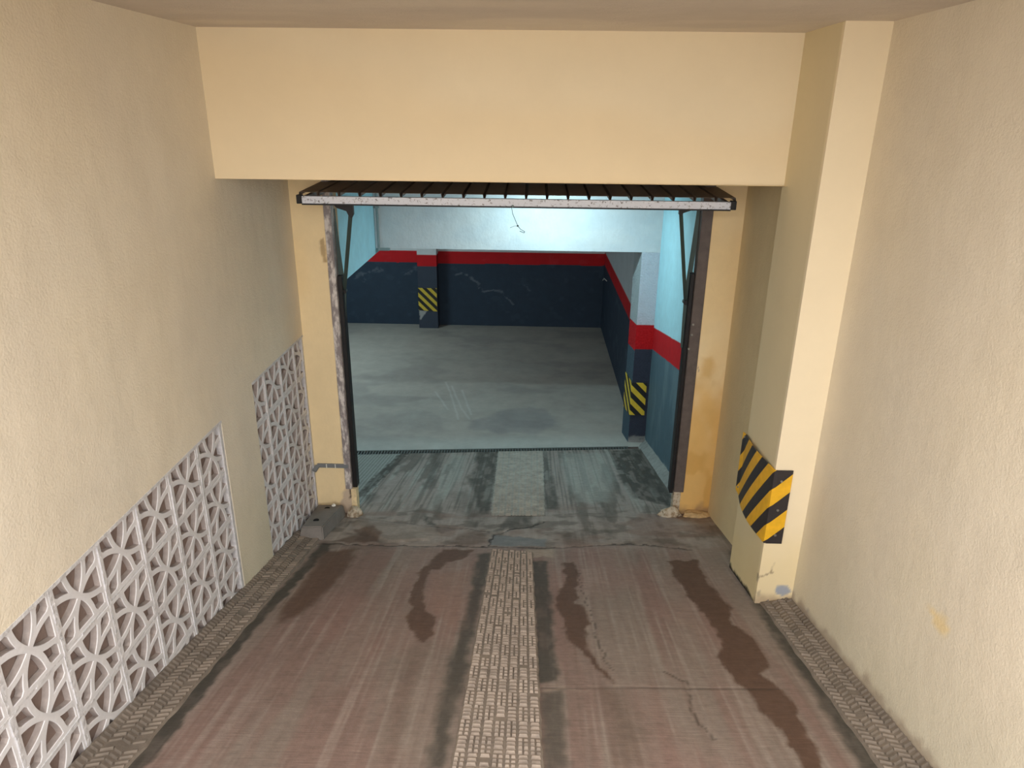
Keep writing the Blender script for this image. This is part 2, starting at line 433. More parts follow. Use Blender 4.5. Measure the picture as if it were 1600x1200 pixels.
def ramp_z(P):
    x, y = P[:, 0], P[:, 1]; z = ramp(x, y)
    w = np.stack([x, y, 0 * x], 1)
    z = z + (fbm(w, (5, 5, 1), 3, 71) - .5) * .006
    for p, wd, m in CRACK: z = z - .006 * m * (1 - sstep(line_d(x, y, p), wd * .5, wd * 2.2))
    for p, wd, m in JOINT: z = z - .004 * (1 - sstep(line_d(x, y, p), wd, wd * 3))
    z = z + .012 * (1 - sstep(poly_sd(x, y, PALE[0][0]), -.03, .02))
    return z
rp = Painted()
rp.grid((XL - .1, 0.9, 0), (XR - XL + .2, 0, 0), (0, 4.14, 0), 300, 400, ramp_col, ramp_z)
def ygrate(x): return 7.275 + 0.089 * (x + .0)
def inner_warp(P):
    P = P.copy(); t = (P[:, 1] - 5.04) / (7.28 - 5.04)
    P[:, 1] = 5.04 + t * (ygrate(P[:, 0]) - .07 - 5.04); return P
rp.grid((-2.4, 5.04, 0), (3.75, 0, 0), (0, 2.24, 0), 360, 200, ramp_col, ramp_z, inner_warp)
rp.grid((XL - .1, YMOUTH - .5, 0), (XR - XL + .2, 0, 0), (0, 0.9 - YMOUTH + .5, 0), 20, 20, lin(140, 122, 112), lambda P: ramp(P[:, 0], P[:, 1]))
ramp_floor = rp.build('ramp_floor', M['ramp'])
tag(ramp_floor, 'sloping reddish brown concrete ramp with dark wet stains and worn streaks', 'floor', kind='structure')

# ---- embossed strip down the middle of the ramp ------------------
def tread_strip(name, l0, l1, r0, r1, mat, h, seed, ncol=7, pitch=.026):
    """4 bars per cell, checkered with pairs of short dots, from near edge to far edge"""
    rnd = random.Random(seed)
    verts, faces = [], []
    L0, L1, R0, R1 = map(np.array, (l0, l1, r0, r1))
    length = (L1[1] - L0[1] + R1[1] - R0[1]) / 2
    rows = int(length / pitch)
    def P(s, t, z):
        a = L0 + (L1 - L0) * t; b = R0 + (R1 - R0) * t; q = a + (b - a) * s
        return (q[0], q[1], ramp(q[0], q[1]) + z)
    def bump_(s0, s1, t0, t1, hh):
        n = len(verts); ds = (s1 - s0) * .12; dt = (t1 - t0)
        verts.extend([P(s0, t0, 0), P(s1, t0, 0), P(s1, t1, 0), P(s0, t1, 0),
                      P(s0 + ds, t0 + dt * .45, hh), P(s1 - ds, t0 + dt * .45, hh), P(s1 - ds, t0 + dt * .68, hh), P(s0 + ds, t0 + dt * .68, hh)])
        faces.extend([(n, n+1, n+5, n+4), (n+1, n+2, n+6, n+5), (n+2, n+3, n+7, n+6), (n+3, n, n+4, n+7), (n+4, n+5, n+6, n+7)])
    # base slab, slightly proud of the ramp with ragged sides
    nb = rows
    for k in range(nb):
        n = len(verts)
        for t in (k / nb, (k + 1) / nb):
            j = (math.sin(t * 71) + math.sin(t * 173 + seed)) * .006; j2 = (math.sin(t * 89 + 2) + math.sin(t * 211)) * .006
            verts.extend([P(-.03 + j, t, -.01), P(0 + j, t, .005), P(1 + j2, t, .005), P(1.03 + j2, t, -.01)])
        faces.extend([(n, n+1, n+5, n+4), (n+1, n+2, n+6, n+5), (n+2, n+3, n+7, n+6)])
    g = .012
    for r in range(rows):
        t0, t1 = r / rows, (r + .86) / rows
        for c in range(ncol):
            kind = ((r // 4) + ((c + 1) // 2)) % 2
            s0, s1 = c / ncol + g, (c + 1) / ncol - g
            hh = h * rnd.uniform(.55, 1.1) + .005
            if rnd.random() < .025: continue
            if kind: bump_(s0, s1, t0, t1, hh)
            else:
                m = (s0 + s1) / 2
                bump_(s0, m - g * .6, t0, t1, hh); bump_(m + g * .6, s1, t0, t1, hh * rnd.uniform(.7, 1))
    me = bpy.data.meshes.new(name); me.from_pydata(verts, [], faces); me.update()
    me.materials.append(mat); me.materials.append(M['tread_dirt'] if h > .008 else mat)
    idx = np.zeros(len(faces), np.int32); idx[:3 * nb] = 1; me.polygons.foreach_set('material_index', idx)
    return tag(link(name, me, None, ramp_floor), kind='stuff')
f2 = lambda u, w: tuple(onF(u, w)[:2])
def ext(a, b, y):
    t = (y - a[1]) / (b[1] - a[1]); return (a[0] + (b[0] - a[0]) * t, y)
la, lb, ra, rb = f2(705, 1200), f2(768, 862), f2(848, 1200), f2(832, 866)
t1 = tread_strip('tread_strip', ext(la, lb, 0.95), ext(la, lb, 4.24), ext(ra, rb, 0.95), ext(ra, rb, 4.20), M['tread'], .013, 1)
t1['label'] = 'pale embossed strip of small bars and dots'
la, lb, ra, rb = f2(768, 806), f2(779, 706), f2(851, 806), f2(848, 705)
tread_strip('tread_strip', la, lb, ra, rb, M['tread_in'], .005, 2, 8)

# ---- kerb strips with a tyre tread pattern along both walls -------
def kerb_strip(name, xw, xi, y0, y1, hw, hi, mat, label, seed):
    """xw wall side, xi inner side; sloped top from height hw to hi with slanted ridges"""
    rnd = random.Random(seed); verts, faces = [], []
    def P(s, y, z):
        x = xw + (xi - xw) * s; return (x, y, ramp(x, y) + hw + (hi - hw) * s + z)
    n = 60
    for k in range(n):
        b = len(verts)
        for y in (y0 + (y1 - y0) * k / n, y0 + (y1 - y0) * (k + 1) / n):
            j = math.sin(y * 23 + seed) * .02 + math.sin(y * 57) * .01
            x = xw + (xi - xw) * (1.06 + j)
            verts.extend([P(0, y, 0), P(1 + j, y, 0), (x, y, ramp(x, y) - .012)])
        faces.extend([(b, b+1, b+4, b+3), (b+1, b+2, b+5, b+4)])
    pitch = .030; rows = int((y1 - y0) / pitch)
    for r in range(rows):
        for c in range(4):
            if rnd.random() < .05: continue
            s0, s1 = .06 + c * .235, .06 + c * .235 + .20
            sl = .020 * (1 if c % 2 else -1); ya = y0 + r * pitch + (pitch / 2 if c % 2 else 0)
            if ya + .045 > y1: continue
            hh = .009 * rnd.uniform(.5, 1.2); w = .017; b = len(verts)
            for s, yy in ((s0, ya), (s1, ya + sl)):
                yy = max(yy, y0)
                verts.extend([P(s, yy, 0), P(s, yy + w * .4, hh), P(s, yy + w * .7, hh), P(s, yy + w, 0)])
            faces.extend([(b, b+1, b+5, b+4), (b+1, b+2, b+6, b+5), (b+2, b+3, b+7, b+6), (b, b+3, b+2, b+1), (b+4, b+5, b+6, b+7)])
    me = bpy.data.meshes.new(name); me.from_pydata(verts, [], faces); me.update()
    bm = bmesh.new(); bm.from_mesh(me); bmesh.ops.recalc_face_normals(bm, faces=bm.faces); bm.to_mesh(me); bm.free()
    o = tag(link(name, me, mat, ramp_floor), kind='stuff'); o['label'] = label
    return o
kerb_strip('kerb_strip', XL - .01, -1.505, 0.9, 4.55, .035, .008, M['curb'], 'narrow kerb with tyre tread pattern below the block screens', 3)
kerb_strip('kerb_strip', XR + .005, 1.345, 0.9, 3.50, .035, .010, M['curb'], 'narrow kerb with tyre tread pattern along the right wall', 4)

# ---- garage floor ------------------------------------------------
def gfloor_col(P):
    x, y = P[:, 0], P[:, 1]; w = np.stack([x, y, 0 * x], 1)
    c = np.tile(lin(166, 160, 152), (len(x), 1))
    c = mix(c, lin(146, 142, 137), sstep(fbm(w, (1.2, 2.2, 1), 4, 5), .45, .62) * .7)
    c = mix(c, lin(170, 166, 158), sstep(fbm(w, (.9, 1.7, 1), 3, 8), .55, .66) * .6)
    c = mix(c, lin(178, 180, 174), (1 - sstep(y - .089 * x, 7.4, 7.75)) * .7)  # paler strip past the drain: lamp light painted into the floor colour
    def q(p): return [tuple(onZ(a, b, 0)[:2]) for a, b in p]
    xx = x + (fbm(w, (6, 6, 1), 3, 12) - .5) * .12; yy = y + (fbm(w, (6, 6, 1), 3, 13) - .5) * .25
    c = mix(c, lin(118, 118, 122), .4 * (1 - sstep(poly_sd(xx, yy, q([(760,648),(810,635),(850,640),(870,660),(840,678),(740,672),(730,660)])), -.05, .06)))
    c = mix(c, lin(124, 124, 124), .25 * (1 - sstep(poly_sd(xx, yy, q([(560,655),(640,640),(700,655),(690,672),(600,672)])), -.05, .08)))
    c = mix(c, lin(164, 158, 150), .6 * (1 - sstep(poly_sd(xx, yy, q([(820,616),(890,612),(912,635),(905,650),(840,640)])), -.03, .05)))
    c = mix(c, lin(158, 154, 146), .5 * (1 - sstep(poly_sd(xx, yy, q([(625,552),(760,545),(870,548),(860,572),(640,571)])), -.02, .02)))
    for p in ([(697,597),(706,620),(716,655)], [(706,603),(722,640),(733,655)], [(722,610),(736,648)], [(680,612),(700,640)]):
        c = mix(c, lin(190, 190, 186), .55 * (1 - sstep(line_d(x + (xx - x) * .15, y, q(p)), .003, .018)))
    return c
gp = Painted()
def g_warp(P):
    P = P.copy(); t = (P[:, 1] - 7.28) / (YW - 7.28)
    P[:, 1] = ygrate(P[:, 0]) + .03 + t * (YW + .02 - ygrate(P[:, 0]) - .03); return P
gp.grid((-2.4, 7.28, 0), (3.75, 0, 0), (0, YW - 7.28, 0), 260, 320, gfloor_col, None, g_warp)
gp.box((-7.2, 4.9, -.16), (1.6, YW + .1, -.10), lin(110, 110, 108))
gp.grid((-7.0, 6.2, 0), (4.6, 0, 0), (0, 6.07, 0), 40, 50, gfloor_col)
garage_floor = tag(gp.build('garage_floor', M['inner_floor']), 'flat grey concrete floor of the garage beyond the drain', 'floor', kind='structure')
# drain channel bed under the grate so that its slots look into a trough
dg = empty('drain_grate', (-.45, ygrate(-.45) - .02, 0))
tag(dg, 'long steel drain grate with dark slots across the foot of the ramp', 'drain grate')
gx0, gx1 = -2.35, 1.12
def gpt(x, off, z): return Vector((x, ygrate(x) + off, z))
fr = MB()
for off in (-.078, .022):
    fr.prism([gpt(gx0, off, -.03), gpt(gx1, off, -.03), gpt(gx1, off + .014, -.03), gpt(gx0, off + .014, -.03)], (0, 0, .034))
fr.build('frame', M['grate'], dg)
tr = MB(); tr.prism([gpt(gx0, -.075, -.06), gpt(1.33, -.075, -.06), gpt(1.33, .03, -.06), gpt(gx0, .03, -.06)], (0, 0, .015)); tr.build('trough', M['black'], dg)
bars = MB(); n = 110
for i in range(n):
    x = gx0 + .02 + (gx1 - gx0 - .04) * i / (n - 1)
    bars.prism([gpt(x, -.066, -.016), gpt(x + .013, -.066, -.016), gpt(x + .013, .024, -.016), gpt(x, .024, -.016)], (0, 0, .018))
tag(bars.build('bars', M['grate'], dg), kind='stuff')

# ---- left wall with the two openings for the block screens --------
L1T, L2T = 1.937, 1.980                        # tops of the two screens
L1E, L2S = 3.562, 4.030                        # end of first, start of second screen
L1S = L1E - .297 * 8
def wall_col(P):
    w = P.copy()
    c = np.tile(WALLC, (len(w), 1))
    c = mix(c, lin(230, 218, 194), sstep(fbm(w, (.8, .8, .8), 3, 2), .42, .62) * .6)
    c = mix(c, lin(224, 214, 196), sstep(fbm(w, (1.5, 1.5, .7), 4, 6), .5, .68) * .5)
    low = 1 - sstep(P[:, 2] - ramp(P[:, 0], P[:, 1]) + (fbm(w, (3, 3, 2), 3, 9) - .5) * .6, 0.0, .9)
    c = mix(c, lin(216, 210, 186), low * .55)
    return c
lw = Painted()
Y9 = YD + .2
lw.grid((XL, YMOUTH, L1T), (0, L1E - YMOUTH, 0), (0, 0, ZC - L1T), 90, 40, wall_col)
lw.grid((XL, L1E, L2T), (0, Y9 - L1E, 0), (0, 0, ZC - L2T), 34, 40, wall_col)
lw.grid((XL, L1E, .3), (0, L2S - L1E, 0), (0, 0, L2T - .3), 12, 40, wall_col)
lw.grid((XL, YMOUTH, .8), (0, L1S - YMOUTH, 0), (0, 0, L1T - .8), 12, 12, wall_col)
DEP = .038                                     # depth of the openings
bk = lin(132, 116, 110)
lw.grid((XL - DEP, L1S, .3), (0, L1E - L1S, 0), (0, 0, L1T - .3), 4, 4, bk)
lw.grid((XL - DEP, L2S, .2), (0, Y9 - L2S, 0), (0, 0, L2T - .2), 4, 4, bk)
for ys, ye, zt in ((L1S, L1E, L1T), (L2S, Y9, L2T)):
    lw.grid((XL - DEP, ys, zt), (0, ye - ys, 0), (DEP, 0, 0), 2, 1, WALLC)
    lw.grid((XL - DEP, ys, .2), (DEP, 0, 0), (0, 0, zt - .2), 1, 2, WALLC)
    lw.grid((XL, ye, .2), (-DEP, 0, 0), (0, 0, zt - .2), 1, 2, WALLC)
lw.box((XL - .35, YMOUTH, .2), (XL - DEP - .002, Y9, ZC), WALLC)
wall_left = tag(lw.build('wall_left', M['plaster']), 'rough cream plastered wall above the white block screens', 'wall', kind='structure')

# ---- right wall ---------------------------------------------------
def rwall_col(P):
    c = wall_col(P); y, z = P[:, 1], P[:, 2]; w = P.copy()
    yy = y + (fbm(w, (1, 12, 12), 3, 15) - .5) * .06; zz = z + (fbm(w, (1, 12, 12), 3, 16) - .5) * .06
    def q(p): return [tuple(onX(a, b, XR)[1:]) for a, b in p]
    c = mix(c, lin(238, 214, 160), .8 * (1 - sstep(poly_sd(yy, zz, q([(1455,948),(1470,955),(1485,985),(1475,992),(1462,975)])), -.01, .015)))
    c = mix(c, lin(150, 152, 160), .8 * (1 - sstep(poly_sd(yy, zz, q([(1246,945),(1262,952),(1268,985),(1255,975)])), -.012, .015)))
    c = mix(c, lin(150, 146, 140), .7 * (1 - sstep(poly_sd(yy, zz, q([(1315,1035),(1325,1040),(1330,1058),(1320,1050)])), -.012, .012)))
    base = 1 - sstep(z - ramp(P[:, 0], y) - .05 + (fbm(w, (1, 16, 9), 3, 19) - .5) * .12, 0, .05)
    c = mix(c, lin(170, 154, 136), base * .8)
    return c
rw = Painted()
rw.grid((XR, YPF + .05, .5), (0, YMOUTH - YPF - .05, 0), (0, 0, ZC - .5), 200, 130, rwall_col)
rw.grid((XDR, Y9, .2), (0, YPF + .3 - Y9, 0), (0, 0, ZC - .2), 24, 50, lambda P: mix(wall_col(P), lin(222, 200, 150), np.full(len(P), .75)))
rw.box((XR + .001, YMOUTH, .2), (XR + .3, Y9, ZC), WALLC)
tag(rw.build('wall_right', M['plaster']), 'rough cream plastered wall to the right of the striped pillar', 'wall', kind='structure')

# ---- pillar on the right ------------------------------------------
def pil_col(P):
    c = np.tile(CREAM, (len(P), 1)); w = P.copy()
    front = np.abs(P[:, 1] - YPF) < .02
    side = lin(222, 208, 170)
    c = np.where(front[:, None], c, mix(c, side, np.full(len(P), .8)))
    h = P[:, 2] - ramp(P[:, 0], P[:, 1])
    c = mix(c, lin(222, 200, 140), (1 - sstep(h + (fbm(w, (5, 5, 4), 3, 22) - .5) * .5, .0, .7)) * .45)
    fx = P[:, 0] + (fbm(w, (25, 25, 25), 3, 23) - .5) * .03; fz = P[:, 2] + (fbm(w, (25, 25, 25), 3, 24) - .5) * .03
    def q(p): return [tuple(onY(a, b, YPF)[[0, 2]]) for a, b in p]
    def patch(c, p, col, m, s=.006): return mix(c, col, front * m * (1 - sstep(poly_sd(fx, fz, q(p)), -s, s)))
    c = patch(c, [(1213,916),(1232,914),(1235,925),(1222,932),(1212,926)], lin(150, 160, 178), .9)
    c = patch(c, [(1183,898),(1187,900),(1186,908),(1182,907)], lin(120, 105, 85), .8)
    c = mix(c, lin(120, 100, 80), front * .7 * (1 - sstep(line_d(fx, fz, q([(1186,902),(1196,897),(1206,893),(1209,882)])), .002, .006)))
    c = patch(c, [(1183,926),(1189,924),(1188,932),(1183,933)], lin(160, 150, 130), .8)
    c = mix(c, lin(190, 170, 140), front * (1 - sstep(h + (fbm(w, (20, 1, 9), 3, 29) - .5) * .08, .02, .07)))
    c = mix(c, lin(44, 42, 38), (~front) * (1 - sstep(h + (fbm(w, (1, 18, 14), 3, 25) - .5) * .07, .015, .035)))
    return c
pp = Painted()
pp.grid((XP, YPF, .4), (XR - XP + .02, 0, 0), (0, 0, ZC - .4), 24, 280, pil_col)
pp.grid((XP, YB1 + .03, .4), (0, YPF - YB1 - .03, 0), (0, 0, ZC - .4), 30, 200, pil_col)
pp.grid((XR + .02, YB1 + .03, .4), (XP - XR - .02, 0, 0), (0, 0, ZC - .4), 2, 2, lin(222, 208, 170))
tag(pp.build('pillar', M['smooth']), 'cream square pillar standing against the right wall with chipped foot', 'pillar', kind='structure')

# ---- ceiling, big beam --------------------------------------------
ce = Painted()
ce.grid((XL - .3, YB1 + .1, ZC), (XR - XL + .6, 0, 0), (0, YCE - YB1 - .1, 0), 60, 80, lambda P: mix(np.tile(lin(224, 214, 200), (len(P), 1)), lin(214, 204, 192), sstep(fbm(P, (1.2, 3, 1), 3, 3), .4, .6)))
ce.box((XL - .35, YCE, ZC + .001), (XR + .3, Y9, ZC + .25), lin(200, 190, 170))
tag(ce.build('ceiling', M['plaster']), 'pale beige plastered ceiling over the ramp', 'ceiling', kind='structure')
be = Painted()
d = YB1 - YB0
be.grid((XL, YB0, ZB), (XP - XL + .003, d, 0), (0, 0, ZC - ZB), 60, 20, lambda P: mix(np.tile(CREAM, (len(P), 1)), lin(238, 218, 180), sstep(fbm(P, (.7, 1, 1.5), 3, 61), .4, .65) * .6))
be.grid((XL, YB0, ZB), (0, .28, 0), (XR - XL, 0, 0), 1, 1, CREAM)
be.grid((XL, YB0 + .28, ZB), (0, 0, ZC - ZB), (XR - XL, 0, 0), 1, 1, CREAM)
be.grid((XL, YB0 + .28, ZS), (0, YD + .2 - YB0 - .28, 0), (XR - XL, 0, 0), 1, 1, CREAM)
be.grid((XL, YD + .2, ZS), (0, 0, ZC - ZS), (XR - XL, 0, 0), 1, 1, CREAM)
tag(be.build('wall_front', M['smooth']), 'wide smooth cream lintel beam above the garage door', 'beam', kind='structure')

# ---- door jamb walls ----------------------------------------------
def jamb_col(P):
    w = P.copy(); c = np.tile(OCHRE, (len(w), 1))
    h = P[:, 2] - ramp(P[:, 0], P[:, 1])
    right = P[:, 0] > 0
    c = mix(c, lin(240, 212, 158), sstep(fbm(w, (3, 3, 1.2), 3, 81), .45, .65) * .5)
    c = mix(c, lin(224, 176, 92), right * (1 - sstep(h + (fbm(w, (4, 4, 2), 4, 82) - .5) * 1.3, .5, 1.15)) * .75)
    c = mix(c, lin(206, 158, 80), right * sstep(fbm(w, (7, 7, 3), 3, 83), .56, .66) * (1 - sstep(h, .9, 1.5)) * .5)
    c = mix(c, lin(150, 120, 96), (1 - sstep(h + (fbm(w, (16, 1, 12), 3, 84) - .5) * .12, .02, .10)) * .7)
    fx = P[:, 0] + (fbm(w, (18, 18, 18), 3, 85) - .5) * .04; fz = P[:, 2] + (fbm(w, (18, 18, 18), 3, 86) - .5) * .04
    q = lambda p: [tuple(onY(a, b, YD)[[0, 2]]) for a, b in p]
    c = mix(c, lin(214, 170, 92), right * .55 * (1 - sstep(poly_sd(fx, fz, q([(1098,560),(1112,558),(1118,575),(1108,592),(1096,590)])), -.03, .03)))
    c = mix(c, lin(140, 110, 120), right * .6 * (1 - sstep(line_d(fx, fz, q([(1086,570),(1091,574),(1092,580)])), .003, .008)))
    left = ~right
    c = mix(c, lin(196, 178, 160), left * .9 * (1 - sstep(poly_sd(fx, fz, q([(535,700),(552,690),(556,812),(528,812),(534,780),(542,760)])), -.01, .015)))
    c = mix(c, lin(70, 56, 44), left * .9 * (1 - sstep(poly_sd(fx, fz, q([(545,764),(550,762),(551,776),(547,780)])), -.008, .008)))
    c = mix(c, lin(176, 150, 110), left * .8 * (1 - sstep(poly_sd(fx, fz, q([(500,375),(507,372),(511,410),(506,412)])), -.006, .008)))
    return c
jw = Painted()
for xa, xb in ((XL - .12, XJL + .04), (XJR - .04, XDR + .06)):
    jw.grid((xa, YD, .3), (xb - xa, 0, 0), (0, 0, ZS - .3), 40, 300, jamb_col)
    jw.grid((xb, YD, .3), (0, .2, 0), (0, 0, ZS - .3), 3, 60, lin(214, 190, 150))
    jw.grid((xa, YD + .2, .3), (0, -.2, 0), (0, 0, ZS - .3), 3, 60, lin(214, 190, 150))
    jw.grid((xb, YD + .2, .3), (xa - xb, 0, 0), (0, 0, ZS - .3), 1, 1, lin(150, 200, 214))
tag(jw.build('wall_door', M['jamb']), 'ochre plastered jambs on both sides of the garage door', 'wall', kind='structure')

# ---- inside of the garage -----------------------------------------
CYAN = lin(184, 230, 242); RED = lin(196, 22, 30); NAVY = lin(52, 66, 82); WHT = lin(214, 218, 220); TEAL = lin(84, 108, 120)
def bands(c, z, top, bot, upper, navy):
    c = np.where((z > top)[:, None], upper, c)
    c = np.where(((z <= top) & (z > bot))[:, None], RED, c)
    return np.where((z <= bot)[:, None], navy, c)
def scr(P, c, seed, amt=.5):
    return mix(c, c * 1.0 + lin(90, 100, 108) * .6, sstep(fbm(P, (6, 6, 6), 4, seed), .60, .72) * amt)
def back_col(P):
    z = P[:, 2] + (fbm(P, (3, 3, 3), 2, 91) - .5) * .006
    c = bands(np.zeros((len(P), 3)), z, 1.305, 1.100, WHT, lin(48, 62, 78))
    dk = z <= 1.09
    q = lambda p: [tuple(onY(a, b, YW)[[0, 2]]) for a, b in p]
    fx = P[:, 0] + (fbm(P, (9, 9, 9), 4, 92) - .5) * .14; fz = P[:, 2] + (fbm(P, (9, 9, 9), 4, 93) - .5) * .14
    for p, wd, m in (([(712,430),(722,428),(735,432),(748,445),(756,454),(768,452),(785,458),(797,470),(803,476)], .02, .5), ([(556,432),(566,428),(580,424),(600,422)], .03, .3), ([(630,428),(645,424),(650,418)], .03, .3), ([(566,428),(570,440)], .02, .3), ([(820,445),(826,455)], .02, .25)):
        c = mix(c, lin(122, 130, 140), dk * m * (1 - sstep(line_d(fx, fz, q(p)), wd * .3, wd * 1.6)) * sstep(fbm(P, (20, 20, 20), 3, 94), .35, .6))
    return scr(P, c, 95, .12)
bw = Painted()
bw.grid((-7, YW, 0), (8.3, 0, 0), (0, 0, 2.9), 420, 290, back_col)
tag(bw.build('wall_back', M['inner']), 'far garage wall painted dark blue with a red band', 'wall', kind='structure')
bp = Painted()
def bpil_col(P):
    z = P[:, 2]; c = bands(np.zeros((len(P), 3)), z, 1.283, 1.080, WHT, lin(62, 70, 84))
    q = lambda p: [tuple(onY(a, b, 12.02)[[0, 2]]) for a, b in p]
    fx = P[:, 0] + (fbm(P, (25, 25, 25), 3, 96) - .5) * .03
    return mix(c, lin(170, 172, 170), .9 * (1 - sstep(poly_sd(fx, z, q([(655,484),(667,486),(661,494),(657,500)])), -.005, .008)))
bp.grid((-1.958, 12.02, 0), (.328, 0, 0), (0, 0, 2.9), 24, 180, bpil_col)
bp.grid((-1.958, YW, 0), (0, 12.02 - YW, 0), (0, 0, 2.9), 3, 140, bpil_col)
bp.grid((-1.63, 12.02, 0), (0, YW - 12.02, 0), (0, 0, 2.9), 3, 140, bpil_col)
tag(bp.build('pillar', M['inner']), 'shallow pillar on the far garage wall carrying a striped plate', 'pillar', kind='structure')
# right wall beyond the inner pillar and beside the ramp
ir = Painted()
def far_col(P):
    z = P[:, 2]; c = bands(np.zeros((len(P), 3)), z, 1.335, 1.13, lin(196, 200, 204), lin(50, 62, 78)); return scr(P, c, 97, .3)
def near_col(P):
    off = .185 * (YC - P[:, 1]); z = P[:, 2] - off + (fbm(P, (3, 3, 3), 2, 98) - .5) * .008
    c = bands(np.zeros((len(P), 3)), z, 1.375, 1.13, CYAN, TEAL)
    c = np.where((z <= 1.12)[:, None], mix(c, lin(112, 134, 142), sstep(fbm(P, (6, 6, 1.5), 4, 99), .45, .7) * .6), c)
    h = P[:, 2] - np.maximum(ramp(P[:, 0], P[:, 1]), 0)
    return mix(c, lin(170, 172, 168), (1 - sstep(h + (fbm(P, (1, 9, 9), 3, 66) - .5) * .1, .04, .08)) * .8)
ir.grid((1.22, YW + .01, 0), (0, 7.75 - YW, 0), (0, 0, 2.9), 160, 140, far_col)
ir.grid((XRI, YC + .05, 0), (0, YD + .2 - YC - .05, 0), (0, 0, 3.4), 160, 420, near_col)
ir.box((1.345, 5.25, 0), (1.55, YW, 3.4), WHT, 'Xy')
# sloping mortar fillet where the ramp meets the wall
tag(ir.build('wall_garage_right', M['inner']), 'garage side wall in pale blue with red band and teal base', 'wall', kind='structure')
fl = MB()
fl.prism([(XRI, 5.25, ramp(XRI, 5.25) - .01), (XRI - .085, 5.25, ramp(XRI, 5.25) - .01), (XRI, 5.25, ramp(XRI, 5.25) + .07)], (0, 2.22, -RS * 2.22))
tag(fl.build('trim_1', plain_mat('grey_fillet', lin(150, 152, 148), .9, 0, (12, .7, 1.1), (30, .5, .01))), 'grey mortar fillet where the inner ramp meets the right garage wall', 'fillet', kind='structure')
ip = Painted()
def ip_front(P):
    z = P[:, 2] + (fbm(P, (6, 6, 6), 2, 88) - .5) * .02
    c = bands(np.zeros((len(P), 3)), z, 1.40, 1.125, lin(206, 210, 220), lin(58, 64, 80)); 
    return mix(c, lin(150, 152, 150), (1 - sstep(P[:, 2] + (fbm(P, (14, 1, 14), 3, 89) - .5) * .2, .04, .08)) * .8)
def ip_side(P):
    z = P[:, 2] + (fbm(P, (6, 6, 6), 2, 88) - .5) * .02
    return bands(np.zeros((len(P), 3)), z, 1.40, 1.10, lin(176, 186, 190), lin(72, 92, 106))
ip.grid((1.135, YC, 0), (XRI - 1.135 + .01, 0, 0), (0, 0, 2.184), 16, 230, ip_front)
ip.grid((1.095, 7.80, 0), (.04, YC - 7.80, 0), (0, 0, 2.184), 16, 230, ip_side)
ip.grid((1.345, 7.80, 0), (-.25, 0, 0), (0, 0, 2.184), 4, 20, ip_side)
tag(ip.build('pillar', M['rough_inner']), 'rough white inner pillar with red band beside the inner ramp', 'pillar', kind='structure')
# cross beam, beam on the left, ceilings, outer shell of the garage
cb = Painted()
cb.grid((XLI, YC, 2.185), (XRI - XLI, 0, 0), (0, 0, 1.25), 60, 24, lambda P: mix(np.tile(WHT, (len(P), 1)), lin(200, 208, 214), sstep(fbm(P, (3, 3, 6), 3, 44), .45, .6) * .5))
cb.grid((XLI, YC, 2.185), (0, .28, 0), (XRI - XLI, 0, 0), 1, 1, WHT)
cb.grid((XRI, YC + .28, 2.185), (XLI - XRI, 0, 0), (0, 0, 1.25), 1, 1, WHT)
tag(cb.build('trim_2', M['beam_inner']), 'white ceiling beam spanning the garage behind the raised door', 'beam', kind='structure')
lb_ = Painted()
lb_.grid((XLI, YD + .2, 2.13), (0, YC + .28 - YD - .2, 0), (0, 0, 1.3), 30, 20, CYAN)
lb_.grid((XLI - .2, YD + .2, 2.13), (0, YC + .28 - YD - .2, 0), (.2, 0, 0), 1, 1, CYAN)
lb_.grid((XLI - .2, YC + .28, 2.13), (0, YD + .2 - YC - .28, 0), (0, 0, 1.3), 1, 1, CYAN)
lb_.grid((XLI, YC + .28, 2.13), (-.2, 0, 0), (0, 0, 1.3), 1, 1, CYAN)
tag(lb_.build('trim_3', M['inner']), 'pale blue downstand beam inside the garage on the left', 'beam', kind='structure')
sh = Painted()
sh.grid((-7, YC + .27, 2.9), (0, YW - YC, 0), (8.4, 0, 0), 1, 1, WHT)
sh.grid((-7, YD + .2, 3.42), (0, YC + .3 - YD, 0), (8.5, 0, 0), 1, 1, WHT)
tag(sh.build('ceiling_garage', M['inner']), 'white garage ceiling behind the raised door', 'ceiling', kind='structure')
sl = Painted()
sl.grid((-7, 5.2, -.1), (0, YW - 5.2, 0), (0, 0, 3.55), 20, 60, lambda P: bands(np.zeros((len(P), 3)), P[:, 2], 1.3, 1.1, CYAN, NAVY))
sl.grid((-7, YD + .21, -.1), (5.35, 0, 0), (0, 0, 3.55), 20, 60, lambda P: bands(np.zeros((len(P), 3)), P[:, 2], 1.3, 1.1, CYAN, NAVY))
tag(sl.build('wall_garage_left', M['inner']), 'left and front walls of the garage hidden beyond the jamb', 'wall', kind='structure')

# ---- street outside, behind the viewer ----------------------------
zs = ramp(0, YMOUTH - .45)
stt = MB(); stt.box((-14, -20, zs - .2), (14, YMOUTH - .45, zs)); 
tag(stt.build('street', M['street']), 'pale pavement of the street at the head of the ramp', 'pavement', kind='structure')

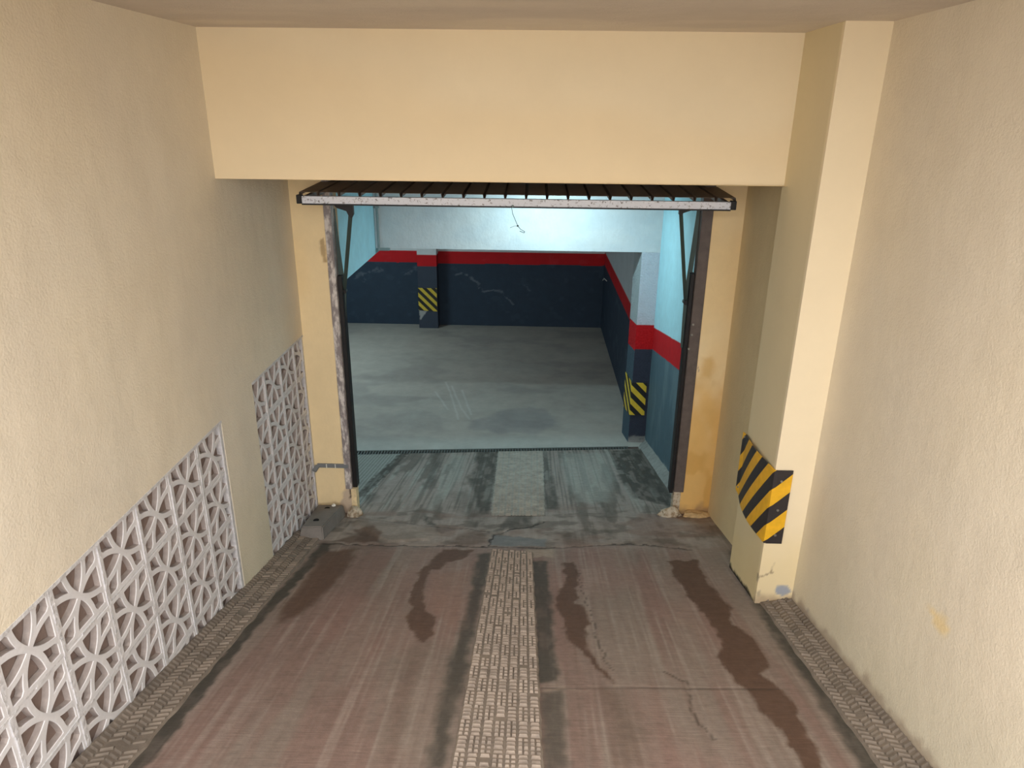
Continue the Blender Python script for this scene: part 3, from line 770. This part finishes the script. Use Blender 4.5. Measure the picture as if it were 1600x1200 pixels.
# ------------------------------------------------------------------ breeze block screens
BS = .297
def block_mesh():
    h = BS / 2 - .003
    R = BS / 2; w = .0130; inn = BS / 2 - .023
    def rot(pts, k):
        c, q = round(math.cos(k * math.pi / 2)), round(math.sin(k * math.pi / 2)); return [(x * c - y * q, x * q + y * c) for x, y in pts]
    D = R * math.sqrt(2); r, r2 = D - w, D + w
    def petal(x, y): return math.hypot(x - R, y - R) <= r and math.hypot(x + R, y - R) <= r and y <= inn      # by the upper side
    def tri(x, y): return math.hypot(x + R, y - R) >= r2 and math.hypot(x - R, y + R) >= r2 and 0 < x <= inn and 0 < y <= inn  # in the corner
    def trace(fn, cx, cy, angs):
        out = []
        for t in angs:
            m = 0
            while fn(cx + m * math.cos(t), cy + m * math.sin(t)) and m < .3: m += .0004
            out.append((cx + m * math.cos(t), cy + m * math.sin(t)))
        return out
    pet = trace(petal, 0, R * .5, [math.radians(a) for a in (-90, -84, -76, -66, -54, -40, -25, -10, 8, 25, 40, 47, 52, 56, 60, 75, 90, 105, 120, 124, 128, 133, 140, 155, 172, 190, 205, 220, 234, 246, 256, 264)])
    tr_ = trace(tri, R * .74, R * .74, [math.radians(45 + a) for a in (0, 20, 45, 65, 80, 92, 105, 130, 155, 170, 180, 190, 205, 230, 255, 268, 280, 295, 315, 340)])
    holes = [rot(p, k) for k in range(4) for p in (pet, tr_)]
    outer = [(-h, -h), (h, -h), (h, h), (-h, h)]
    bm = bmesh.new()
    def grow(pts, d):
        cx = sum(p[0] for p in pts) / len(pts); cy = sum(p[1] for p in pts) / len(pts)
        return [(cx + (x - cx) * (1 + d / max(1e-6, math.hypot(x - cx, y - cy))), cy + (y - cy) * (1 + d / max(1e-6, math.hypot(x - cx, y - cy)))) for x, y in pts]
    def ring(pts, x): return [bm.verts.new((x, p[0], p[1])) for p in pts]
    front_e = []
    for pts, is_hole in [(outer, False)] + [(p, True) for p in holes]:
        f = ring(grow(pts, .0025 if is_hole else -.003), 0); m = ring(pts, -.003); b_ = ring(grow(pts, -.003) if is_hole else pts, -.027)
        n = len(pts)
        for i in range(n):
            j = (i + 1) % n
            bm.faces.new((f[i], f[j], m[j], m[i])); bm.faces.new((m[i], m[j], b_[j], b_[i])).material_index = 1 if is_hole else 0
            front_e.append(bm.edges.get((f[i], f[j])))
    bmesh.ops.triangle_fill(bm, use_beauty=True, use_dissolve=False, edges=front_e, normal=(1, 0, 0))
    bmesh.ops.recalc_face_normals(bm, faces=bm.faces)
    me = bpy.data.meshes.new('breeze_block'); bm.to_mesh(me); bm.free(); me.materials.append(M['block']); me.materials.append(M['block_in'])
    return me
BME = block_mesh(); BME.name = 'breeze_block'
def screen(y0, y1, ztop, start, label):
    """blocks hang from ztop down to the ramp; start = y of one joint"""
    root = empty('breeze_block_screen', (XL - .01, (y0 + y1) / 2, ramp(XL, (y0 + y1) / 2)))
    tag(root, label, 'block screen', 'white block screens in the left wall')
    L = Vector(root.location); rnd = random.Random(int(y0 * 100)); mort = MB()
    ncol = int(math.ceil((y1 - start) / BS)); rows = 6
    xs = XL - .010
    for c in range(-1, ncol):
        ya, yb = start + c * BS, start + (c + 1) * BS
        if yb <= y0 + .02: continue
        for r_ in range(rows):
            zt = ztop - r_ * BS; zb = zt - BS
            fa, fb = ramp(XL, max(ya, y0)), ramp(XL, min(yb, y1))
            if zt < min(fa, fb) + .015: continue
            ctr = Vector((xs + rnd.uniform(-.003, .002), (ya + yb) / 2, (zt + zb) / 2))
            cut = zb < max(fa, fb) or yb > y1 + .004 or ya < y0 - .004
            me = BME
            if cut:
                bm = bmesh.new(); bm.from_mesh(BME); bm.transform(Matrix.Translation(ctr))
                for co, no in (((XL, 0, ramp(XL, 0) - .004), (0, -RS, -1)), ((0, y1, 0), (0, 1, 0)), ((0, y0, 0), (0, -1, 0))):
                    bmesh.ops.bisect_plane(bm, geom=bm.verts[:] + bm.edges[:] + bm.faces[:], plane_co=co, plane_no=no, clear_outer=True)
                bm.transform(Matrix.Translation(-ctr))
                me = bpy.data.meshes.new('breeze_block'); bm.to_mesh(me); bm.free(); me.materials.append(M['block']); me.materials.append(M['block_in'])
                if not len(me.polygons): continue
            o = link('breeze_block', me, None, root, ctr - L)
        # upright mortar joint
        if y0 < yb < y1 - .01:
            for k in range(24):
                za = ztop - k * .075; zb_ = za - .075
                if za < ramp(XL, yb): break
                w = rnd.uniform(.006, .011); mort.box((xs - .026, yb - w, zb_), (xs + rnd.uniform(.001, .005), yb + w, za))
    for r_ in range(1, rows):
        z = ztop - r_ * BS
        n = int((y1 - y0) / .09)
        for k in range(n):
            ya = y0 + (y1 - y0) * k / n; yb = y0 + (y1 - y0) * (k + 1) / n
            if z < ramp(XL, ya) + .01: continue
            w = rnd.uniform(.004, .007); mort.box((xs - .026, ya, z - w), (xs + rnd.uniform(-.002, .002), yb, z + w))
    mort.box((xs - .026, y0, ztop - .012), (xs + .012, y1, ztop + .004))
    for ya, yb, pr in ((y0, y0 + .012, .002), (y1 - .026, y1, .007)):
        zf = ramp(XL, yb) - .02
        mort.box((xs - .026, ya, zf), (xs + pr, yb, ztop))
    mort.build('mortar_joint', M['mortar'], root)
screen(L1S, L1E - .002, L1T - .004, L1E - .292 - 8 * BS, 'white pierced block screen nearer the camera with larger blocks in view')
screen(L2S + .002, YD - .004, L2T - .004, 3.955, 'white pierced block screen farther down, next to the ochre door jamb')

# ------------------------------------------------------------------ raised garage door
PX0, PX1 = -1.478, 1.236
PY0, PZ0, PT = 4.55, 3.036, .042               # near edge, its height, rise per metre
gd = empty('garage_door', ((PX0 + PX1) / 2, PY0, PZ0))
tag(gd, 'dark brown ribbed up-and-over garage door swung open under the lintel', 'garage door')
NS = 21; SW = (PX1 - PX0) / NS; PL = 2.10
sm = MB()
prof = [(0, 0), (.012, 0), (.016, .022), (SW - .004, .022), (SW, 0)]
th = .0016
top = [sm.bm.verts.new((x, 0, z)) for x, z in prof] + [sm.bm.verts.new((x, PL, z + PL * PT)) for x, z in prof]
bot = [sm.bm.verts.new((x, 0, z - th)) for x, z in prof] + [sm.bm.verts.new((x, PL, z - th + PL * PT)) for x, z in prof]
k = len(prof)
for i in range(k - 1):
    sm.bm.faces.new((top[i], top[i+1], top[k+i+1], top[k+i])); sm.bm.faces.new((bot[i+1], bot[i], bot[k+i], bot[k+i+1]))
    sm.bm.faces.new((top[i+1], top[i], bot[i], bot[i+1])); sm.bm.faces.new((top[k+i], top[k+i+1], bot[k+i+1], bot[k+i]))
sme = sm.mesh('door_slat')
for i in range(NS):
    link('door_slat', sme, M['steel'], gd, (PX0 + i * SW - gd.location.x, 0, 0))
MB().box((PX0 + .03, PY0 - .006, PZ0 - .048), (PX1 - .03, PY0 + .030, PZ0 - .003), .002).build('bottom_rail', M['rail'], gd)
MB().box((PX0 + .03, PY0 - .012, PZ0 - .056), (PX1 - .03, PY0 + .040, PZ0 - .049)).build('rubber_seal', M['dark'], gd)
for a, b in ((PX0 - .004, PX0 + .03), (PX1 - .03, PX1 + .004)):
    MB().box((a, PY0 - .008, PZ0 - .050), (b, PY0 + .035, PZ0 + .004), .003).build('end_cap', M['dark'], gd)
MB().box((PX0 + .03, PY0 + PL - .04, PZ0 - .048 + PL * PT), (PX1 - .03, PY0 + PL, PZ0 - .003 + PL * PT)).build('top_rail', M['steel'], gd)
for x in (PX0 + .035, PX1 - .06):
    MB().bar((x + .012, PY0 + .03, PZ0 - .022), (x + .012, PY0 + PL - .03, PZ0 - .022 + PL * PT), .025, .035, (0, 0, 1)).build('side_rail', M['steel'], gd)
def V(u, w, Y): return Vector(onY(u, w, Y))
# lever arms and brackets at both ends
YA = 5.11
lp, rp_ = V(538, 455, YA), V(1071, 472, YA)
# left
MB().prism([V(520, 319, 4.72), V(551, 319, 4.72), V(552, 335, 4.72), V(549, 341, 4.72), V(545, 338, 4.72), V(541, 330, 4.72), V(526, 325, 4.72)], (0, .03, 0)).build('hinge_bracket', M['dark'], gd)
MB().bar(V(548, 332, 4.74), lp, .026, .007).build('lever_arm', M['arm'], gd)
MB().bar(V(519, 326, YA), V(536, 448, YA), .034, .008).build('lever_arm', M['arm'], gd)
MB().bar(lp, V(538, 512, YA), .030, .010).build('lever_arm', M['arm'], gd)
MB().rod(lp + Vector((0, -.02, 0)), lp + Vector((0, .03, 0)), .018, 12).build('pivot', M['dark'], gd)
# right
MB().prism([V(1062, 323, 4.72), V(1098, 323, 4.72), V(1094, 327, 4.72), V(1080, 329, 4.72), V(1068, 333, 4.72), V(1064, 338, 4.72), V(1061, 335, 4.72)], (0, .03, 0)).build('hinge_bracket', M['dark'], gd)
MB().bar(V(1064, 334, 4.74), rp_, .024, .007).build('lever_arm', M['arm'], gd)
MB().bar(V(1093, 328, YA), rp_, .034, .008).build('lever_arm', M['arm'], gd)
MB().bar(rp_, V(1066, 543, YA), .026, .010).build('lever_arm', M['arm'], gd)
MB().rod(rp_ + Vector((0, -.02, 0)), rp_ + Vector((0, .03, 0)), .018, 12).build('pivot', M['dark'], gd)
MB().box(V(1069, 513, YA) - Vector((0, .02, .02)), V(1078, 505, YA) + Vector((.03, .02, 0))).build('pivot_plate', M['dark'], gd)

# steel door frame
df = empty('door_frame', (-.12, YD + .03, ramp(-.12, YD)))
tag(df, 'worn steel door frame posts with flaking paint at the jambs', 'door frame')
MB().box((XJL, YD - .012, .70), (-1.408, YD + .08, ZB - .03), .004).build('post', M['post_l'], df)['label'] = 'left post with flaking pale paint'
MB().box((-1.407, YD + .02, .70), (-1.374, YD + .10, 2.42), .003).build('track', M['dark'], df)
MB().box((-1.420, YD - .004, .46), (-1.378, YD + .07, .70)).build('post_foot', plain_mat('ochre_painted_foot', OCHRE, .7, 0, (25, .7, 1.1)), df)
MB().box((1.148, YD - .012, .745), (XJR - .004, YD + .08, ZB - .03), .004).build('post', M['post_r'], df)['label'] = 'right post with dull brown paint'
MB().box((1.120, YD + .02, .72), (1.147, YD + .10, 2.48), .003).build('track', M['dark'], df)
MB().box((1.150, YD - .004, .50), (1.205, YD + .07, .745)).build('post_foot', M['lump'], df)
MB().box((XJL, YD + .06, ZB - .055), (XJR, YD + .14, ZB - .004)).build('head_rail', M['steel'], df)
for u, w in ((1083, 507), (1081, 523), (1076, 545)):
    p = V(u, w, YD - .012); MB().rod(p, p - Vector((0, .006, 0)), .008, 10).build('bolt', M['screw'], df)

# pull cord hanging from the rail
c = [V(799, 322, PY0 - .015), V(801, 334, PY0 - .015), V(806, 346, PY0 - .015), V(809, 353, PY0 - .015), V(813, 358, PY0 - .014), V(820, 362, PY0 - .012), V(819, 364, PY0 - .012), V(812, 361, PY0 - .013)]
pc = empty('pull_cord', c[0]); tag(pc, 'thin knotted cord hanging from the middle of the raised door', 'cord')
MB().tube(c, .0018, 5).build('string', M['cord'], pc)
MB().tube([V(797, 356, PY0 - .015), V(804, 353, PY0 - .015), V(809, 353, PY0 - .015)], .0012, 4).build('loose_end', M['cord'], pc)
k = MB(); bmesh.ops.create_icosphere(k.bm, subdivisions=2, radius=.006, matrix=Matrix.Translation(c[3])); k.build('knot', M['cord'], pc)
k = MB(); bmesh.ops.create_icosphere(k.bm, subdivisions=2, radius=.008, matrix=Matrix.Translation(V(801, 322, PY0 - .012))); k.build('eyelet', M['conduit'], pc)

# ------------------------------------------------------------------ striped corner guards
def bent_plate(path, z0, z1, nz, name, mat, parent, zfn=None, thick=.004, u0=0.0, umap=lambda u: u):
    """path: list of (x, y) along the plate; uv = arc length and height in metres"""
    bm = bmesh.new(); uvl = bm.loops.layers.uv.new('UVMap'); s = [u0]
    for a, b in zip(path[:-1], path[1:]): s.append(s[-1] + math.hypot(b[0] - a[0], b[1] - a[1]))
    rows = []; st = {}
    for j in range(nz + 1):
        row = []
        for i, (x, y) in enumerate(path):
            za, zb = (z0, z1) if zfn is None else zfn(s[i], z0, z1)
            z = za + (zb - za) * j / nz; v = bm.verts.new((x, y, z)); st[v] = (s[i], z); row.append(v)
        rows.append(row)
    for j in range(nz):
        for i in range(len(path) - 1):
            f = bm.faces.new((rows[j][i], rows[j][i+1], rows[j+1][i+1], rows[j+1][i]))
            for l in f.loops: l[uvl].uv = (umap(st[l.vert][0]), st[l.vert][1])
    bmesh.ops.recalc_face_normals(bm, faces=bm.faces)
    bmesh.ops.translate(bm, verts=bm.verts, vec=-Vector(parent.location))
    me = bpy.data.meshes.new(name); bm.to_mesh(me); bm.free()
    o = link(name, me, mat, parent)
    md = o.modifiers.new('thickness', 'SOLIDIFY'); md.thickness = thick; md.offset = 0
    return o
zt, zb = 1.775, 1.325
cg = empty('corner_guard', (XP - .02, YPF - .02, zb))
tag(cg, 'large yellow and black striped guard wrapped around the cream pillar', 'corner guard', 'striped corner guards')
path = []
for i in range(15):
    t = i / 14; y = YB1 + .055 - t * (YB1 + .055 - YPF); path.append((XP - .006 - .020 * math.sin(math.pi * t) - (.012 if i == 0 else 0), y))
path[-1] = (XP - .007, YPF + .012); path += [(XP - .003, YPF - .005), (XP + .012, YPF - .009)]
for i in range(1, 5): path.append((XP + .012 + i * .020, YPF - .009))
def gz(s, a, b):
    return a - .012 * math.sin(min(1, s / .5) * math.pi) + .03 * max(0, 1 - s / .12), b - .03 * max(0, 1 - s / .5)
side = YB1 + .055 - YPF
umap = lambda u: u * 1.3 if u < side else side * 1.3 + (u - side)
tot = sum(math.hypot(b[0] - a[0], b[1] - a[1]) for a, b in zip(path[:-1], path[1:]))
for nd in M['hz_out'].node_tree.nodes:                          # the print starts with a black tip at the top outer corner
    if nd.type == 'MATH' and nd.operation == 'ADD' and not nd.inputs[1].is_linked:
        nd.inputs[1].default_value = .5 - (zt - .02 - umap(tot)) / .215
bent_plate(path, zb, zt, 10, 'plate', M['hz_out'], cg, gz, umap=umap)
for u, w in ((1221, 752), (1215, 797), (1211, 836)):
    p = V(u, w, YPF - .011); MB().rod(p, p - Vector((0, .005, 0)), .007, 10).build('screw', M['screw'], cg)
for yy, zz in ((YB1 + .03, zt - .05), (YB1 + .03, zb + .06)):
    p = Vector((XP - .012, yy, zz)); MB().rod(p, p - Vector((.006, 0, 0)), .007, 10).build('screw', M['screw'], cg)
cg = empty('corner_guard', (1.13, YC, .33))
tag(cg, 'yellow and black striped guard on the white inner pillar', 'corner guard', 'striped corner guards')
path = [(1.089 + .039 * i / 6, 7.79 - i * .043) for i in range(6)] + [(1.127, YC + .01), (1.130, YC - .004), (1.142, YC - .007), (1.20, YC - .007), (1.295, YC - .007)]
bent_plate(path, .345, .735, 6, 'plate', M['hz_in'], cg, lambda s, a, b: (a, b + .03 * max(0, 1 - s / .26)))
cg = empty('corner_guard', (-1.79, 12.01, .31))
tag(cg, 'small yellow and black striped plate on the far garage pillar', 'corner guard', 'striped corner guards')
bent_plate([(-1.956 + i * .08, 12.008) for i in range(5)], .305, .715, 5, 'plate', M['hz_back'], cg, lambda s, a, b: (a + .02 * (1 - s / .32), b))

# ------------------------------------------------------------------ small things
# grey wedge block by the left jamb
y0, y1 = 4.40, 4.98; xa, xb = XL + .005, -1.455
wd = empty('wedge_block', ((xa + xb) / 2, (y0 + y1) / 2, ramp(-1.56, 4.7)))
tag(wd, 'grey wedge block with bolt hole on the ramp beside the left jamb', 'wedge block')
def wz(x, y, h): return (x, y, ramp(x, y) + h)
b = MB()
vs = [b.bm.verts.new(p) for p in (wz(xa + .04, y0, -.005), wz(xb - .02, y0 + .02, -.005), wz(xb, y1, -.005), wz(xa, y1, -.005),
      wz(xa + .045, y0 + .06, .095), wz(xb - .035, y0 + .07, .095), wz(xb - .015, y1 - .01, .10), wz(xa + .01, y1 - .01, .10))]
for q in ((3, 2, 1, 0), (4, 5, 6, 7), (0, 1, 5, 4), (1, 2, 6, 5), (2, 3, 7, 6), (3, 0, 4, 7)): b.bm.faces.new([vs[i] for i in q])
bmesh.ops.bevel(b.bm, geom=b.bm.edges[:], offset=.008, segments=2, affect='EDGES')
b.build('body', M['rubber'], wd)
for yy in (4.60, 4.88):
    p = Vector(wz(-1.575, yy, .0965)); MB().rod(p, p + Vector((0, 0, .003)), .022, 12).build('bolt_hole', M['black'], wd)
def lump(name, loc, r, seed, label, mat, cat):
    rnd = np.random.RandomState(seed); bm = bmesh.new()
    bmesh.ops.create_icosphere(bm, subdivisions=3, radius=1)
    co = np.array([v.co[:] for v in bm.verts]); d = 1 + (fbm(co + seed, (2, 2, 2), 3, seed) - .5) * .9
    for v, q, k in zip(bm.verts, co, d): v.co = (q[0] * r[0] * k, q[1] * r[1] * k, max(q[2], -.3) * r[2] * k)
    me = bpy.data.meshes.new(name); bm.to_mesh(me); bm.free()
    o = link(name, me, mat, None, loc)
    if label: tag(o, label, cat)
    return o
lump('mortar_lump', wz(1.125, 5.00, .005), (.085, .06, .06), 5, 'pale mortar lump at the foot of the right door post', M['lump'], 'mortar lump')
lump('mortar_lump', wz(1.335, 4.99, .0), (.10, .06, .04), 6, 'ochre stained mortar heap along the foot of the right jamb', plain_mat('ochre_mortar', lin(206, 176, 130), .95, 0, (20, .7, 1.1), (30, .8, .01)), 'mortar lump')
lump('mortar_lump', wz(-1.385, 4.98, .0), (.06, .06, .075), 8, 'crumbled mortar heap at the foot of the left door post', M['lump'], 'mortar lump')
lump('pebble', wz(-1.535, 4.93, .108), (.016, .016, .012), 9, 'small white stone lying on the grey wedge block', M['white'], 'stone')
# grey cable cover on the left jamb
cc = empty('cable_cover', (-1.55, YD - .01, .91)); tag(cc, 'short grey cable cover fixed across the left ochre jamb', 'cable cover')
z = .905; MB().box((-1.672, YD - .014, z - .017), (-1.425, YD + .002, z + .017), .003).build('cover', M['tape'], cc)
MB().bar((-1.668, YD - .008, z), (XL + .004, YD - .05, z - .03), .012, .034, (1, 0, 0)).build('bend', M['tape'], cc)
for x in (-1.60, -1.53): MB().box((x, YD - .016, z - .017), (x + .006, YD - .0135, z + .017)).build('clip', M['white'], cc)
# conduits in the corner of the cross beam
for i, (u, lab) in enumerate(((585, 'thin pale conduit in the beam corner, nearer the blue side'), (592, 'thin pale conduit in the beam corner, nearer the white beam'))):
    p = onY(u, 385, YC - .03)
    o = MB().rod((p[0] + .0, YC - .028, 2.19), (p[0], YC - .028, 3.40), .013, 10)
    for zz in (2.6, 3.0): o.box((p[0] - .02, YC - .045, zz), (p[0] + .02, YC - .002, zz + .02))
    tag(o.build('conduit', M['conduit'], None, (p[0], YC - .028, 2.19)), lab, 'conduit')
p = V(600, 388, YC - .03)
tag(MB().box((p.x - .06, YC - .05, 2.165), (p.x + .06, YC - .001, 2.19), .004).build('conduit_box', M['conduit'], None, p), 'small bracket under the conduits at the beam corner', 'bracket')
# loose wire on the far right garage wall
q = [Vector(onX(u, w, 1.208)) for u, w in ((934, 424), (938, 431), (942, 438), (944, 435), (948, 439))]
tag(MB().tube(q, .008, 5).build('wire', M['white'], None, q[2]), 'short white wire end on the dark far right garage wall', 'wire')

# ------------------------------------------------------------------ lamps inside the garage
def lamp(loc, length, power, label, along='X', col=(.64, .94, 1.0)):
    r = empty('fluorescent_lamp', loc); tag(r, label, 'lamp', 'fluorescent lamps of the garage'); l = Vector(loc)
    a = Vector((length / 2, 0, 0)) if along == 'X' else Vector((0, length / 2, 0)); s = Vector((.04, .04, .04))
    MB().box(l - a - s * .9, l + a + Vector((s.x, s.y, 0)) * .9 + Vector((0, 0, .02)), .004).build('housing', M['white'], r)
    m, nt, b = new_mat('lit_tube'); b.inputs['Emission Color'].default_value = col + (1,); b.inputs['Emission Strength'].default_value = 6; b.inputs['Base Color'].default_value = (1, 1, 1, 1)
    MB().rod(l - a - Vector((0, 0, .06)), l + a - Vector((0, 0, .06)), .013, 12).build('tube', m, r)
    for e in (-1, 1): MB().box(l + a * e - Vector((.012, .012, .08)), l + a * e + Vector((.012, .012, -.03))).build('socket', M['white'], r)
    ld = bpy.data.lights.new('tube_light', 'AREA'); ld.shape = 'RECTANGLE'
    ld.size, ld.size_y = (length, .05) if along == 'X' else (.05, length)
    ld.energy = power; ld.color = col
    lo = bpy.data.objects.new('tube_light', ld); COL.objects.link(lo); lo.parent = r; lo.location = (0, 0, -.085)
    return r
lamp((.15, 6.88, 3.04), 0.9, 25, 'fluorescent lamp on the garage ceiling in front of the white beam')
lamp((-3.4, 9.7, 2.86), 1.2, 52, 'fluorescent lamp on the garage ceiling out of sight to the left', 'Y', (.76, .97, 1.0))
